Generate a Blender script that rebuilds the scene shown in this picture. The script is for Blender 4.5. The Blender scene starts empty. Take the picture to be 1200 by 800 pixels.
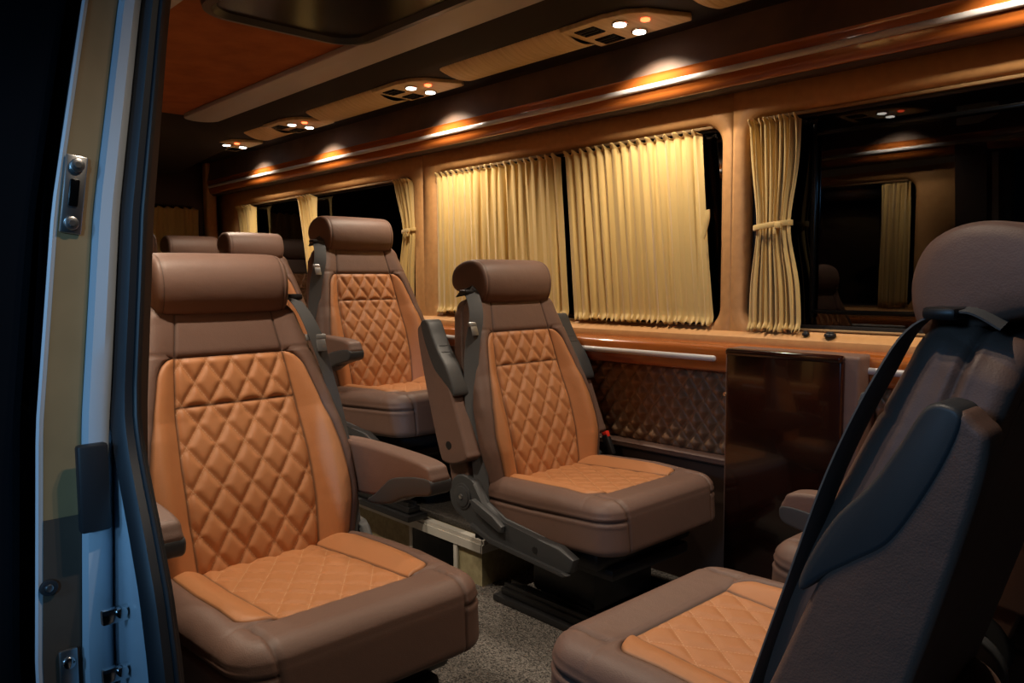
import bpy, bmesh, math, random
import numpy as np
from mathutils import Vector, Matrix
random.seed(7)
PI = math.pi
sc = bpy.context.scene
COL = sc.collection
# ------------------------------------------------------------------ materials
def nt(name):
    m = bpy.data.materials.new(name); m.use_nodes = True
    t = m.node_tree; b = t.nodes['Principled BSDF']
    return m, t, b
def N(t, typ, **k):
    n = t.nodes.new(typ)
    for a, v in k.items(): setattr(n, a, v)
    return n
def mat(name, col, rough=.5, metal=0, spec=.5, coat=0, noise=None, bump=None, var=None, emit=None, sheen=0):
    """noise=(scale, second colour)  bump=(scale, strength, distance)"""
    m, t, b = nt(name)
    b.inputs['Base Color'].default_value = (*col, 1)
    b.inputs['Roughness'].default_value = rough
    b.inputs['Metallic'].default_value = metal
    b.inputs['Specular IOR Level'].default_value = spec
    b.inputs['Coat Weight'].default_value = coat
    b.inputs['Coat Roughness'].default_value = .06
    if sheen: b.inputs['Sheen Weight'].default_value = sheen
    tc = N(t, 'ShaderNodeTexCoord')
    if noise:
        mp = N(t, 'ShaderNodeMapping'); mp.inputs['Scale'].default_value = noise[0] if isinstance(noise[0], tuple) else (noise[0],)*3
        nz = N(t, 'ShaderNodeTexNoise'); nz.inputs['Scale'].default_value = 1; nz.inputs['Detail'].default_value = 5
        mx = N(t, 'ShaderNodeMix', data_type='RGBA')
        rp = N(t, 'ShaderNodeMapRange'); rp.inputs[1].default_value = .35; rp.inputs[2].default_value = .65
        t.links.new(tc.outputs['Object'], mp.inputs[0]); t.links.new(mp.outputs[0], nz.inputs['Vector'])
        t.links.new(nz.outputs[0], rp.inputs[0]); t.links.new(rp.outputs[0], mx.inputs['Factor'])
        mx.inputs['A'].default_value = (*col, 1); mx.inputs['B'].default_value = (*noise[1], 1)
        t.links.new(mx.outputs['Result'], b.inputs['Base Color'])
    if bump:
        nz = N(t, 'ShaderNodeTexNoise'); nz.inputs['Scale'].default_value = bump[0]; nz.inputs['Detail'].default_value = 3
        bp = N(t, 'ShaderNodeBump'); bp.inputs['Strength'].default_value = bump[1]; bp.inputs['Distance'].default_value = bump[2]
        t.links.new(tc.outputs['Object'], nz.inputs['Vector']); t.links.new(nz.outputs[0], bp.inputs['Height']); t.links.new(bp.outputs[0], b.inputs['Normal'])
    if emit:
        b.inputs['Emission Color'].default_value = (*emit[0], 1); b.inputs['Emission Strength'].default_value = emit[1]
    return m
def leather(name, col, col2, rough=.56, stitch=None, period=9.0):
    """fine grained leather; if stitch, a dashed thread runs along the quilting lines stored in the uv map"""
    m, t, b = nt(name)
    b.inputs['Roughness'].default_value = rough
    tc = N(t, 'ShaderNodeTexCoord')
    nz = N(t, 'ShaderNodeTexNoise'); nz.inputs['Scale'].default_value = 6; nz.inputs['Detail'].default_value = 6
    mx = N(t, 'ShaderNodeMix', data_type='RGBA')
    mx.inputs['A'].default_value = (*col, 1); mx.inputs['B'].default_value = (*col2, 1)
    t.links.new(tc.outputs['Object'], nz.inputs['Vector']); t.links.new(nz.outputs[0], mx.inputs['Factor'])
    out = mx.outputs['Result']
    vo = N(t, 'ShaderNodeTexVoronoi'); vo.inputs['Scale'].default_value = 420
    n2 = N(t, 'ShaderNodeTexNoise'); n2.inputs['Scale'].default_value = 22; n2.inputs['Detail'].default_value = 3
    ad = N(t, 'ShaderNodeMath', operation='MULTIPLY_ADD'); ad.inputs[1].default_value = .12
    t.links.new(tc.outputs['Object'], vo.inputs['Vector']); t.links.new(tc.outputs['Object'], n2.inputs['Vector'])
    t.links.new(vo.outputs['Distance'], ad.inputs[0]); t.links.new(n2.outputs[0], ad.inputs[2])
    bp = N(t, 'ShaderNodeBump'); bp.inputs['Strength'].default_value = .35; bp.inputs['Distance'].default_value = .004
    t.links.new(ad.outputs[0], bp.inputs['Height']); t.links.new(bp.outputs[0], b.inputs['Normal'])
    if stitch:
        uv = N(t, 'ShaderNodeUVMap'); sp = N(t, 'ShaderNodeSeparateXYZ'); t.links.new(uv.outputs[0], sp.inputs[0])
        def M(op, a, bb=None):
            n = N(t, 'ShaderNodeMath', operation=op)
            for i, v in enumerate((a, bb)):
                if v is None: continue
                if isinstance(v, (int, float)): n.inputs[i].default_value = v
                else: t.links.new(v, n.inputs[i])
            return n.outputs[0]
        def line(a, c):
            d = M('ABSOLUTE', M('SUBTRACT', a, M('ROUND', a)))
            on = M('LESS_THAN', d, .014)
            dash = M('LESS_THAN', M('FRACT', M('MULTIPLY', c, period)), .62)
            return M('MULTIPLY', on, dash)
        k = M('MAXIMUM', line(sp.outputs[0], sp.outputs[1]), line(sp.outputs[1], sp.outputs[0]))
        k = M('MULTIPLY', k, .7)
        m2 = N(t, 'ShaderNodeMix', data_type='RGBA'); t.links.new(k, m2.inputs['Factor']); t.links.new(out, m2.inputs['A'])
        m2.inputs['B'].default_value = (*stitch, 1); out = m2.outputs['Result']
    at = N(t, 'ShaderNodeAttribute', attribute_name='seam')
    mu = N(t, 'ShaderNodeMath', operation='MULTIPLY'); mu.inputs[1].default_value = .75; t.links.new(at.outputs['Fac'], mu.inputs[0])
    m3 = N(t, 'ShaderNodeMix', data_type='RGBA'); t.links.new(mu.outputs[0], m3.inputs['Factor']); t.links.new(out, m3.inputs['A']); m3.inputs['B'].default_value = (.03, .016, .011, 1); out = m3.outputs['Result']  # dark seam thread, with crevice shade painted into the same lines
    t.links.new(out, b.inputs['Base Color'])
    return m
def wood(name, a, c, scale, rough, coat):
    m, t, b = nt(name)
    tc = N(t, 'ShaderNodeTexCoord'); mp = N(t, 'ShaderNodeMapping'); mp.inputs['Scale'].default_value = scale
    nz = N(t, 'ShaderNodeTexNoise'); nz.inputs['Scale'].default_value = 1.0; nz.inputs['Detail'].default_value = 8; nz.inputs['Distortion'].default_value = 1.2
    cr = N(t, 'ShaderNodeValToRGB'); cr.color_ramp.elements[0].position = .3; cr.color_ramp.elements[1].position = .72
    cr.color_ramp.elements[0].color = (*a, 1); cr.color_ramp.elements[1].color = (*c, 1)
    t.links.new(tc.outputs['Object'], mp.inputs[0]); t.links.new(mp.outputs[0], nz.inputs['Vector']); t.links.new(nz.outputs[0], cr.inputs[0]); t.links.new(cr.outputs[0], b.inputs['Base Color'])
    b.inputs['Roughness'].default_value = rough; b.inputs['Coat Weight'].default_value = coat; b.inputs['Coat Roughness'].default_value = .04
    return m
BR = (.170, .098, .073); BR2 = (.140, .080, .060); OR = (.50, .215, .085); OR2 = (.43, .178, .068)
M = {}
M['brown'] = leather('brown_leather', BR, BR2)
M['orange'] = leather('tan_leather', OR, OR2)
M['quilt'] = leather('tan_quilted_leather', OR, OR2, stitch=(.62, .38, .22))
M['choc'] = leather('dark_quilted_leather', (.29, .17, .088), (.24, .14, .072), .45, stitch=(.24, .14, .08), period=6)
M['suede'] = mat('orange_suede', (.32, .105, .035), .9, noise=(9, (.24, .075, .024)), spec=.15)
M['tan'] = mat('tan_leather_trim', (.57, .30, .112), .55, noise=(40, (.51, .262, .096)), bump=(900, .15, .001))
M['black_leather'] = mat('near_black_leather', (.022, .018, .016), .75, spec=.2, bump=(700, .2, .001), noise=(5, (.024, .018, .015)))
M['upper_leather'] = mat('upper_brown_leather', (.135, .085, .060), .6, spec=.3, bump=(700, .2, .001), noise=(5, (.075, .050, .040)))
M['dark_brown'] = mat('dark_brown_leather', (.05, .028, .02), .6, bump=(500, .2, .001))
M['wood'] = wood('glossy_orange_wood', (.26, .065, .010), (.46, .135, .024), (1.6, 16, 22), .22, 1)
M['mahogany'] = wood('dark_mahogany', (.005, .0014, .001), (.030, .006, .003), (1.5, 3, 5), .15, .4)
M['strip'] = mat('satin_white_strip', (.54, .53, .53), .3, spec=.6, coat=.3)
M['grey_strip'] = mat('grey_diffuser', (.34, .32, .335), .5)
M['plastic'] = mat('grey_plastic', (.045, .047, .05), .45, bump=(900, .25, .0006))
M['blackp'] = mat('black_plastic', (.012, .012, .013), .4)
M['metal'] = mat('brushed_metal', (.62, .62, .62), .3, metal=1)
M['dull_metal'] = mat('dull_metal', (.30, .30, .30), .35, metal=.8)
M['chrome'] = mat('chrome', (.8, .8, .8), .12, metal=1)
M['alu'] = mat('aluminium', (.62, .60, .54), .45, metal=.15)
M['web'] = mat('grey_webbing', (.075, .078, .082), .75, bump=(600, .4, .0008))
M['red'] = mat('red_plastic', (.7, .03, .015), .35)
M['beige'] = mat('beige_pleated_cover', (.66, .51, .29), .55, noise=((60, 2, 2), (.54, .40, .21)))
M['ply'] = mat('speckled_plywood', (.40, .35, .20), .7, noise=(55, (.31, .27, .15)))
M['mat'] = mat('black_rubber_mat', (.03, .027, .024), .8, noise=(160, (.085, .075, .065)), bump=(160, .8, .003))
M['rubber'] = mat('black_rubber', (.018, .02, .024), .45)
M['body'] = mat('pale_body_paint', (.55, .60, .66), .35, coat=.4, noise=(3, (.50, .55, .60)))
M['primer'] = mat('tan_primer', (.33, .20, .085), .7, noise=(12, (.28, .17, .072)))  # plain tan for the upper jamb strip and curtain rails
M['primer_dark'] = mat('brown_primer', (.075, .05, .032), .75, noise=(14, (.06, .04, .026)))  # plain dark brown for the jamb strip's lower part
M['dark_paint'] = mat('dark_door_trim', (.0025, .003, .0045), .9, spec=.1)
M['lamp'] = mat('lamp_glow', (1, 1, 1), .5, emit=((1, .93, .82), 8))
M['redglow'] = mat('red_indicator_glow', (.6, .05, .02), .5, emit=((1, .10, .03), 6))
M['vent'] = mat('vent_black', (.003, .003, .003), .2, spec=.12)
# curtain cloth: a little light passes through
m, t, b = nt('cream_satin'); M['cloth'] = m
b.inputs['Base Color'].default_value = (.62, .43, .15, 1); b.inputs['Roughness'].default_value = .55
b.inputs['Sheen Weight'].default_value = .3
tc = N(t, 'ShaderNodeTexCoord'); wv = N(t, 'ShaderNodeTexNoise'); wv.inputs['Scale'].default_value = 350
bp = N(t, 'ShaderNodeBump'); bp.inputs['Strength'].default_value = .15; bp.inputs['Distance'].default_value = .001
t.links.new(tc.outputs['Object'], wv.inputs['Vector']); t.links.new(wv.outputs[0], bp.inputs['Height']); t.links.new(bp.outputs[0], b.inputs['Normal'])
# window glass: tinted pane, partly see-through, reflecting by its own index
m, t, b = nt('tinted_glass'); M['glass'] = m
t.nodes.remove(b); o = t.nodes['Material Output']
fr = N(t, 'ShaderNodeFresnel'); fr.inputs[0].default_value = 1.55
tr = N(t, 'ShaderNodeBsdfTransparent'); tr.inputs[0].default_value = (.12, .13, .14, 1)
gl = N(t, 'ShaderNodeBsdfGlossy'); gl.inputs['Roughness'].default_value = .01; gl.inputs['Color'].default_value = (.9, .9, .9, 1)
mx = N(t, 'ShaderNodeMixShader'); t.links.new(fr.outputs[0], mx.inputs[0]); t.links.new(tr.outputs[0], mx.inputs[1]); t.links.new(gl.outputs[0], mx.inputs[2]); t.links.new(mx.outputs[0], o.inputs[0])
# carpet
m, t, b = nt('speckled_carpet'); M['carpet'] = m
tc = N(t, 'ShaderNodeTexCoord'); vo = N(t, 'ShaderNodeTexVoronoi'); vo.inputs['Scale'].default_value = 250
cr = N(t, 'ShaderNodeValToRGB'); cr.color_ramp.elements[0].color = (.022, .02, .019, 1); cr.color_ramp.elements[1].color = (.24, .215, .19, 1)
se = N(t, 'ShaderNodeSeparateColor'); t.links.new(tc.outputs['Object'], vo.inputs['Vector']); t.links.new(vo.outputs['Color'], se.inputs[0]); t.links.new(se.outputs[0], cr.inputs[0]); t.links.new(cr.outputs[0], b.inputs['Base Color'])
bp = N(t, 'ShaderNodeBump'); bp.inputs['Strength'].default_value = .9; bp.inputs['Distance'].default_value = .004
t.links.new(vo.outputs['Distance'], bp.inputs['Height']); t.links.new(bp.outputs[0], b.inputs['Normal']); b.inputs['Roughness'].default_value = .95
# ------------------------------------------------------------------ mesh helpers
def mk(name, verts, faces, mats, parent=None, mi=None, smooth=True, uv=None):
    me = bpy.data.meshes.new(name); me.from_pydata([tuple(v) for v in verts], [], [tuple(f) for f in faces])
    for k in (mats if isinstance(mats, (list, tuple)) else [mats]): me.materials.append(M[k])
    if mi is not None: me.polygons.foreach_set('material_index', mi)
    me.polygons.foreach_set('use_smooth', [smooth]*len(me.polygons))
    if uv is not None:
        l = me.uv_layers.new(name='UVMap')
        for lp in me.loops: l.data[lp.index].uv = uv[lp.vertex_index]
    bm = bmesh.new(); bm.from_mesh(me); bmesh.ops.recalc_face_normals(bm, faces=bm.faces); bm.to_mesh(me); bm.free()
    me.update()
    return link(name, me, parent)
def link(name, me, parent=None):
    o = bpy.data.objects.new(name, me); COL.objects.link(o)
    if parent: o.parent = parent
    return o
def sharp(o, deg=35):
    """auto-smooth by angle on the mesh itself"""
    me = o.data; bm = bmesh.new(); bm.from_mesh(me)
    for e in bm.edges:
        e.smooth = not (len(e.link_faces) == 2 and e.calc_face_angle(0) > math.radians(deg))
    for f in bm.faces: f.smooth = True
    bm.to_mesh(me); bm.free(); return o
def bmobj(name, bm, mats, parent=None, deg=35):
    me = bpy.data.meshes.new(name); bmesh.ops.recalc_face_normals(bm, faces=bm.faces); bm.to_mesh(me); bm.free()
    for k in (mats if isinstance(mats, (list, tuple)) else [mats]): me.materials.append(M[k])
    return sharp(link(name, me, parent), deg)
def add_box(bm, c, s, bev=.004, seg=2, rot=None, mi=0):
    r = bmesh.ops.create_cube(bm, size=1)
    vs = r['verts']
    for v in vs: v.co = Vector((v.co.x*s[0], v.co.y*s[1], v.co.z*s[2]))
    es = list({e for v in vs for e in v.link_edges}); fs0 = set(f for v in vs for f in v.link_faces)
    if bev:
        r2 = bmesh.ops.bevel(bm, geom=es, offset=min(bev, min(s)*.45), segments=seg, profile=.5, affect='EDGES')
        vs = list({v for f in r2['faces'] for v in f.verts} | {v for v in vs if v.is_valid})
        # include all connected
        seen = set(vs); st = list(vs)
        while st:
            v = st.pop()
            for e in v.link_edges:
                w = e.other_vert(v)
                if w not in seen: seen.add(w); st.append(w)
        vs = list(seen)
    for v in vs:
        if rot: v.co = rot @ v.co
        v.co += Vector(c)
    for f in {f for v in vs for f in v.link_faces}: f.material_index = mi
    return vs
def box(name, c, s, m, parent=None, bev=.004, seg=2, rot=None):
    bm = bmesh.new(); add_box(bm, c, s, bev, seg, rot); return bmobj(name, bm, m, parent)
def add_prism(bm, pts, a0, a1, axis='y', bev=0, mi=0):
    """extrude a closed outline. axis y: pts are (x,z); axis x: (y,z); axis z: (x,y)"""
    def P(p, a): return {'y': (p[0], a, p[1]), 'x': (a, p[0], p[1]), 'z': (p[0], p[1], a)}[axis]
    A = [bm.verts.new(P(p, a0)) for p in pts]; B = [bm.verts.new(P(p, a1)) for p in pts]
    n = len(pts); fs = [bm.faces.new(A), bm.faces.new(B[::-1])]
    caps = [e for f in fs for e in f.edges]
    for i in range(n): fs.append(bm.faces.new((A[i], B[i], B[(i+1) % n], A[(i+1) % n])))
    for f in fs: f.material_index = mi
    if bev: bmesh.ops.bevel(bm, geom=caps, offset=bev, segments=3, profile=.5, affect='EDGES')
def prism(name, pts, a0, a1, m, parent=None, axis='y', bev=0):
    bm = bmesh.new(); add_prism(bm, pts, a0, a1, axis, bev); return bmobj(name, bm, m, parent)
def add_cyl(bm, c, r, h, axis='z', n=24, r2=None, bev=0):
    q = {'z': Matrix(), 'x': Matrix.Rotation(PI/2, 4, 'Y'), 'y': Matrix.Rotation(-PI/2, 4, 'X')}[axis]
    k = bmesh.ops.create_cone(bm, cap_ends=True, segments=n, radius1=r, radius2=r if r2 is None else r2, depth=h, matrix=Matrix.Translation(c) @ q)
    if bev:
        es = [e for e in {e for v in k['verts'] for e in v.link_edges} if any(len(f.verts) > 4 for f in e.link_faces)]
        bmesh.ops.bevel(bm, geom=es, offset=bev, segments=2, profile=.5, affect='EDGES')
def pillow(name, pts, y0, y1, b, m, parent=None, n=6, res=.006, deg=50):
    """closed (x,z) outline resampled evenly, extruded along y with rounded rims"""
    P = catmull(pts, 12, True); P = [np.array(p) for p in P]
    seg = [np.linalg.norm(P[(i+1) % len(P)]-P[i]) for i in range(len(P))]; tot = sum(seg); k = int(tot/res)
    out = []; acc = 0; i = 0
    for j in range(k):
        d = tot*j/k
        while acc+seg[i] < d: acc += seg[i]; i += 1
        f = (d-acc)/seg[i]; out.append(P[i]*(1-f)+P[(i+1) % len(P)]*f)
    out = np.array(out); nrm = np.roll(out, -1, 0)-np.roll(out, 1, 0); nrm = np.stack([-nrm[:, 1], nrm[:, 0]], 1)
    nrm /= np.linalg.norm(nrm, axis=1)[:, None]
    area = sum(out[i][0]*out[(i+1) % k][1]-out[(i+1) % k][0]*out[i][1] for i in range(k))
    if area < 0: nrm = -nrm
    for _ in range(3): nrm = (nrm+np.roll(nrm, 1, 0)+np.roll(nrm, -1, 0))/3
    secs = []
    for a in lin(0, PI/2, n)+[PI/2]: secs.append((y0+b*(1-math.sin(a)), b*(1-math.cos(PI/2-a)) if 0 else b*(1-math.sin(a))))
    secs = [(y0+b*(1-math.sin(a)), b*(1-math.cos(a))) for a in (lin(PI/2, 0, n)+[0])]
    secs = secs+[(y0+y1-y, i_) for y, i_ in secs[::-1]]
    vs = []
    for y, ins in secs:
        for p, q in zip(out, nrm): vs.append((p[0]+q[0]*ins, y, p[1]+q[1]*ins))
    fs = [(i*k+j, i*k+(j+1) % k, (i+1)*k+(j+1) % k, (i+1)*k+j) for i in range(len(secs)-1) for j in range(k)]
    fs += [tuple(range(k)), tuple((len(secs)-1)*k+j for j in range(k))[::-1]]
    return sharp(mk(name, vs, fs, m, parent), deg)
def cyl(name, c, r, h, m, parent=None, axis='z', n=24, r2=None, bev=0):
    bm = bmesh.new(); add_cyl(bm, c, r, h, axis, n, r2, bev); return bmobj(name, bm, m, parent)
def catmull(pts, k=6, closed=False):
    P = [np.array(p, float) for p in pts]; n = len(P); out = []
    rng = n if closed else n-1
    for i in range(rng):
        p0 = P[(i-1) % n] if closed or i > 0 else P[0]; p1 = P[i]; p2 = P[(i+1) % n]; p3 = P[(i+2) % n] if closed or i+2 < n else P[-1]
        for j in range(k):
            t = j/k
            out.append(.5*((2*p1)+(-p0+p2)*t+(2*p0-5*p1+4*p2-p3)*t*t+(-p0+3*p1-3*p2+p3)*t**3))
    if not closed: out.append(P[-1])
    return out
def add_tube(bm, pts, r, n=10, k=5):
    pts = catmull(pts, k) if k > 1 else [np.array(p, float) for p in pts]
    rings = []; up = np.array([0, 0, 1.])
    for i, p in enumerate(pts):
        d = pts[min(i+1, len(pts)-1)]-pts[max(i-1, 0)]; d = d/np.linalg.norm(d)
        a = np.cross(d, up)
        if np.linalg.norm(a) < 1e-3: a = np.cross(d, [1, 0, 0])
        a /= np.linalg.norm(a); b = np.cross(d, a)
        rr = r[i*len(r)//len(pts)] if isinstance(r, (list, tuple)) else r
        rings.append([bm.verts.new(tuple(p+rr*(a*math.cos(2*PI*j/n)+b*math.sin(2*PI*j/n)))) for j in range(n)])
    for A, B in zip(rings, rings[1:]):
        for j in range(n): bm.faces.new((A[j], A[(j+1) % n], B[(j+1) % n], B[j]))
    bm.faces.new(rings[0]); bm.faces.new(rings[-1][::-1])
def tube(name, pts, r, m, parent=None, n=10, k=5):
    bm = bmesh.new(); add_tube(bm, pts, r, n, k); return bmobj(name, bm, m, parent, 60)
def ribbon(name, pts, w, th, wdir, m, parent=None, k=6):
    """a flat strap of width w and thickness th following pts; wdir = list of width directions (or one)"""
    P = catmull(pts, k); n = len(P)
    W = catmull(wdir, k) if isinstance(wdir, list) else [np.array(wdir, float)]*n
    bm = bmesh.new(); R = []
    for i, p in enumerate(P):
        d = P[min(i+1, n-1)]-P[max(i-1, 0)]; d /= np.linalg.norm(d)
        a = W[i]-d*(W[i]@d); a /= np.linalg.norm(a); b = np.cross(d, a)
        R.append([bm.verts.new(tuple(p+a*x*w/2+b*y*th/2)) for x, y in ((-1, -1), (-.9, -1.3), (.9, -1.3), (1, -1), (1, 1), (.9, 1.3), (-.9, 1.3), (-1, 1))])
    for A, B in zip(R, R[1:]):
        for j in range(8): bm.faces.new((A[j], A[(j+1) % 8], B[(j+1) % 8], B[j]))
    bm.faces.new(R[0]); bm.faces.new(R[-1][::-1])
    return bmobj(name, bm, m, parent, 50)
def tag(o, label, cat, group=None):
    o['label'] = label; o['category'] = cat
    if group: o['group'] = group
    return o
def struct(o, label=None):
    o['kind'] = 'structure'
    if label: o['label'] = label
    return o
def empty(name, loc, rz=0):
    o = bpy.data.objects.new(name, None); COL.objects.link(o); o.location = loc; o.rotation_euler = (0, 0, rz); o.empty_display_size = .1
    return o
def lin(a, b, n): return [a+(b-a)*i/n for i in range(n)]
def interp(x, xs, ys): return float(np.interp(x, xs, ys))
# ------------------------------------------------------------------ upholstered pads
DW, DH = .0665, .094
def quilt_puff(p, q, A, dw=DW, dh=DH, off=0):
    a = q/dw+(p+off)/dh; b = q/dw-(p+off)/dh; g = math.hypot(1/dw, 1/dh)
    d = min(abs(a-round(a)), abs(b-round(b)))/g
    t = min(d/.019, 1)
    return A*(1-(1-t)**2.6)
SEAM = []
def dgus(D, R, r, gus): return D-((R-r)+PI*r/2+gus)
def pad(pa, pb, W, R, r, T, rows, ps, pe, wq, wf, wscale, bend, bolster, frame, A=.008, gus=None, qoff=0, cornerseam=None, seams=(), topseam=False):
    """an upholstered pad draped over a rounded slab. returns verts, uv, faces by kind"""
    rb = .022
    Lx = (R-r)+PI*r/2+T+PI*rb/2+.05
    def wrap(D):
        d1 = R-r
        if D <= d1: return D, 0., 0.
        D -= d1
        if D <= PI*r/2:
            th = D/r; return d1+r*math.sin(th), r*(1-math.cos(th)), th
        D -= PI*r/2
        if D <= T: return R, r+D, PI/2
        D -= T
        if D <= PI*rb/2:
            th = D/rb; return R-rb*(1-math.cos(th)), r+T+rb*math.sin(th), PI/2+th
        D -= PI*rb/2
        return R-rb-D, r+T+rb, PI
    p0 = pa+R-Lx; p1 = pb-R+Lx
    prow = []
    stops = [p0, pa, *sorted([ps, *seams, pe]), pb, p1] if ps > pa else [p0, *sorted([ps, *seams, pe]), pb, p1]
    for a, b in zip(stops, stops[1:]):
        step = .0045 if (a >= ps-1e-6 and b <= pe+1e-6) else .0055
        prow += lin(a, b, max(2, int(round(abs(b-a)/step))))
    prow.append(p1)
    Q = W-R+Lx
    verts = []; uvs = []; SEAM.clear()
    nc = None
    for p in prow:
        f = wf(p)
        half = [wq+(f-wq)*(1-math.cos(PI*i/12))/2 for i in range(12)]
        b0 = max(W-.012, f+.006)
        half += lin(f, b0, 9); half += lin(b0, Q, 44)+[Q]
        cen = [-wq+2*wq*i/64 for i in range(64)]
        qs = [-h for h in half[::-1]][:-1]+cen+half
        nc = len(qs)
        for q in qs:
            ep = 0 if pa+R <= p <= pb-R else (p-(pb-R) if p > pb-R else p-(pa+R))
            eq = 0 if abs(q) <= W-R else (abs(q)-(W-R))*(1 if q > 0 else -1)
            D = max(abs(ep), abs(eq)); L = math.hypot(ep, eq)
            rad, drop, th = wrap(D)
            ux, uy = (ep/L, eq/L) if L > 1e-9 else (0, 0)
            P_ = min(max(p, pa+R), pb-R)+ux*rad
            Y_ = max(-(W-R), min(W-R, q))+uy*rad
            nx, ny, nz = ux*math.sin(th), uy*math.sin(th), math.cos(th)
            h = 0.; flat = math.cos(min(th, PI/2))
            inr = ps-1e-6 <= p <= pe+1e-6
            if inr and abs(q) < wq:
                ed = min(wq-abs(q), p-ps, pe-p)
                for s in seams: ed = min(ed, abs(p-s))
                h += quilt_puff(p, q, A, off=qoff)*min(1, max(ed, 0)/.012)**.6
            elif inr and abs(q) <= f:
                w_ = max(f-wq, 1e-4); u_ = (abs(q)-wq)/w_
                h += .010*min(1, w_/.03)*(math.sin(PI*min(max(u_, 0), 1)))**.6
            elif th < 1.2:
                dd = (abs(q)-f) if inr else 1
                if not inr: dd = min(ps-p if p < ps else p-pe, 1)
                h += .006*min(1, max(dd, 0)/.012)**.6*flat
            h += bolster(p)*flat*(lambda z: z*z*(3-2*z))(min(1, max(0, (abs(q)-wq)/.055)))
            gz = gus and not (cornerseam and p > pe and abs(q) < cornerseam)
            if gz and th > .5:
                dg = D-((R-r)+PI*r/2+gus)
                h -= .0060*math.exp(-(dg/.004)**2)-.0018*math.exp(-((abs(dg)-.010)/.004)**2)
            if cornerseam and p > pe+.002:
                dg = abs(abs(q)-cornerseam); h -= .006*math.exp(-(dg/.005)**2)
            h += bend(p)*flat
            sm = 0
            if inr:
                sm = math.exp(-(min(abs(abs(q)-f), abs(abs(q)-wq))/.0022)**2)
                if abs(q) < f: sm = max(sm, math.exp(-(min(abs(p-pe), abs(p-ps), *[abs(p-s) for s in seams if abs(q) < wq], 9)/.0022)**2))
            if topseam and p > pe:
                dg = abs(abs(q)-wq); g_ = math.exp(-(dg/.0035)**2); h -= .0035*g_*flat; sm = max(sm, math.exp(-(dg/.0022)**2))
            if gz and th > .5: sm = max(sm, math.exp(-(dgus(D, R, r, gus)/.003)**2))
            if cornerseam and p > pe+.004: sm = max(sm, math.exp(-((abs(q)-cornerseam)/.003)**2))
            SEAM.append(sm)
            ws = wscale(p)
            verts.append(frame(P_+nx*h, (Y_+ny*h)*ws, -drop+nz*h))
            uvs.append((q/DW+(p+qoff)/DH, q/DW-(p+qoff)/DH))
    fb, fo, fq = [], [], []
    nr = len(prow); c0 = len(half)-1
    for i in range(nr-1):
        pm = (prow[i]+prow[i+1])/2; ins = ps < pm < pe
        for j in range(nc-1):
            f = (i*nc+j, i*nc+j+1, (i+1)*nc+j+1, (i+1)*nc+j)
            if ins and c0 <= j < c0+64: fq.append(f)
            elif ins and c0-12 <= j < c0+64+12: fo.append(f)
            else: fb.append(f)
    # close underneath
    ring = [j for j in range(nc)]+[i*nc+nc-1 for i in range(1, nr)]+[(nr-1)*nc+j for j in range(nc-2, -1, -1)]+[i*nc for i in range(nr-2, 0, -1)]
    fb.append(ring[::-1])
    return verts, uvs, fb, fo, fq, list(SEAM)
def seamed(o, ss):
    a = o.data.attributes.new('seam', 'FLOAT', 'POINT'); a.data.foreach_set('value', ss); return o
def split(verts, uvs, groups, sm):
    used = sorted({v for f in groups for v in f}); mp = {v: i for i, v in enumerate(used)}
    return [verts[v] for v in used], [uvs[v] for v in used], [tuple(mp[v] for v in f) for f in groups], [sm[v] for v in used]
CACHE = {}
def cached(key, build, parent, deep=False):
    """build(parent) returns an object; later calls share its mesh"""
    if key in CACHE:
        src = CACHE[key]; o = src.copy(); COL.objects.link(o); o.parent = parent
        if deep:
            for ch in list(src.children):
                c = ch.copy(); COL.objects.link(c); c.parent = o
        return o
    o = build(parent); CACHE[key] = o; return o
# ------------------------------------------------------------------ the captain's seat
REC = math.radians(16)
BX, BZ = .035, .375
def back_frame(p, y, d, a=REC):
    return (BX-p*math.sin(a)+d*math.cos(a), y, BZ+p*math.cos(a)+d*math.sin(a))
def cush_frame(p, y, d, t=math.radians(3.5)):
    return (p*math.cos(t)-d*math.sin(t), y, .385+p*math.sin(t)+d*math.cos(t))
def corner_wf(base, ps, pe, wq, rad, both=False):
    def f(p):
        w = base(p); e = pe-p
        k = 1.
        if e < rad: k = math.sqrt(max(0, 1-((rad-max(e, 0))/rad)**2)) if e > -rad else 1
        if e < 0: k = math.sqrt(max(0, 1-((rad+max(e, -rad))/rad)**2))
        if both:
            e = p-ps
            if 0 <= e < rad: k = min(k, math.sqrt(max(0, 1-((rad-e)/rad)**2)))
            elif -rad < e < 0: k = min(k, math.sqrt(max(0, 1-((rad+e)/rad)**2)))
        return wq+.004+(w-wq-.004)*k
    return f
def build_back():
    L = .612; W = .245
    ws = lambda p: interp(p, [-.05, 0, .12, .24, .36, .46, .55, .62], [.93, .95, 1.0, 1.0, .955, .88, .79, .74])
    base = lambda p: interp(p, [0, .15, .3, .42, .49], [.215, .218, .210, .196, .188])
    return pad(-.03, L, W, .050, .040, .045, 0, -.005, .482, .148, corner_wf(base, -.005, .482, .148, .05),
               ws, lambda p: .014*math.sin(PI*min(max(p/.34, 0), 1)), lambda p: interp(p, [0, .1, .3, .45, .56], [.022, .034, .032, .016, .004]),
               back_frame, A=.0082, gus=.012, seams=(.372,), topseam=True)
def build_cushion():
    base = lambda p: interp(p, [-.05, .1, .4], [.205, .215, .205])
    return pad(-.06, .515, .262, .075, .045, .075, 0, .02, .400, .140, corner_wf(base, .02, .400, .140, .035),
               lambda p: interp(p, [0, .2, .5], [.94, 1, 1]), lambda p: 0, lambda p: interp(p, [0, .1, .3, .45], [.012, .018, .014, .0]),
               cush_frame, A=.005, gus=.002, cornerseam=.198)
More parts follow.
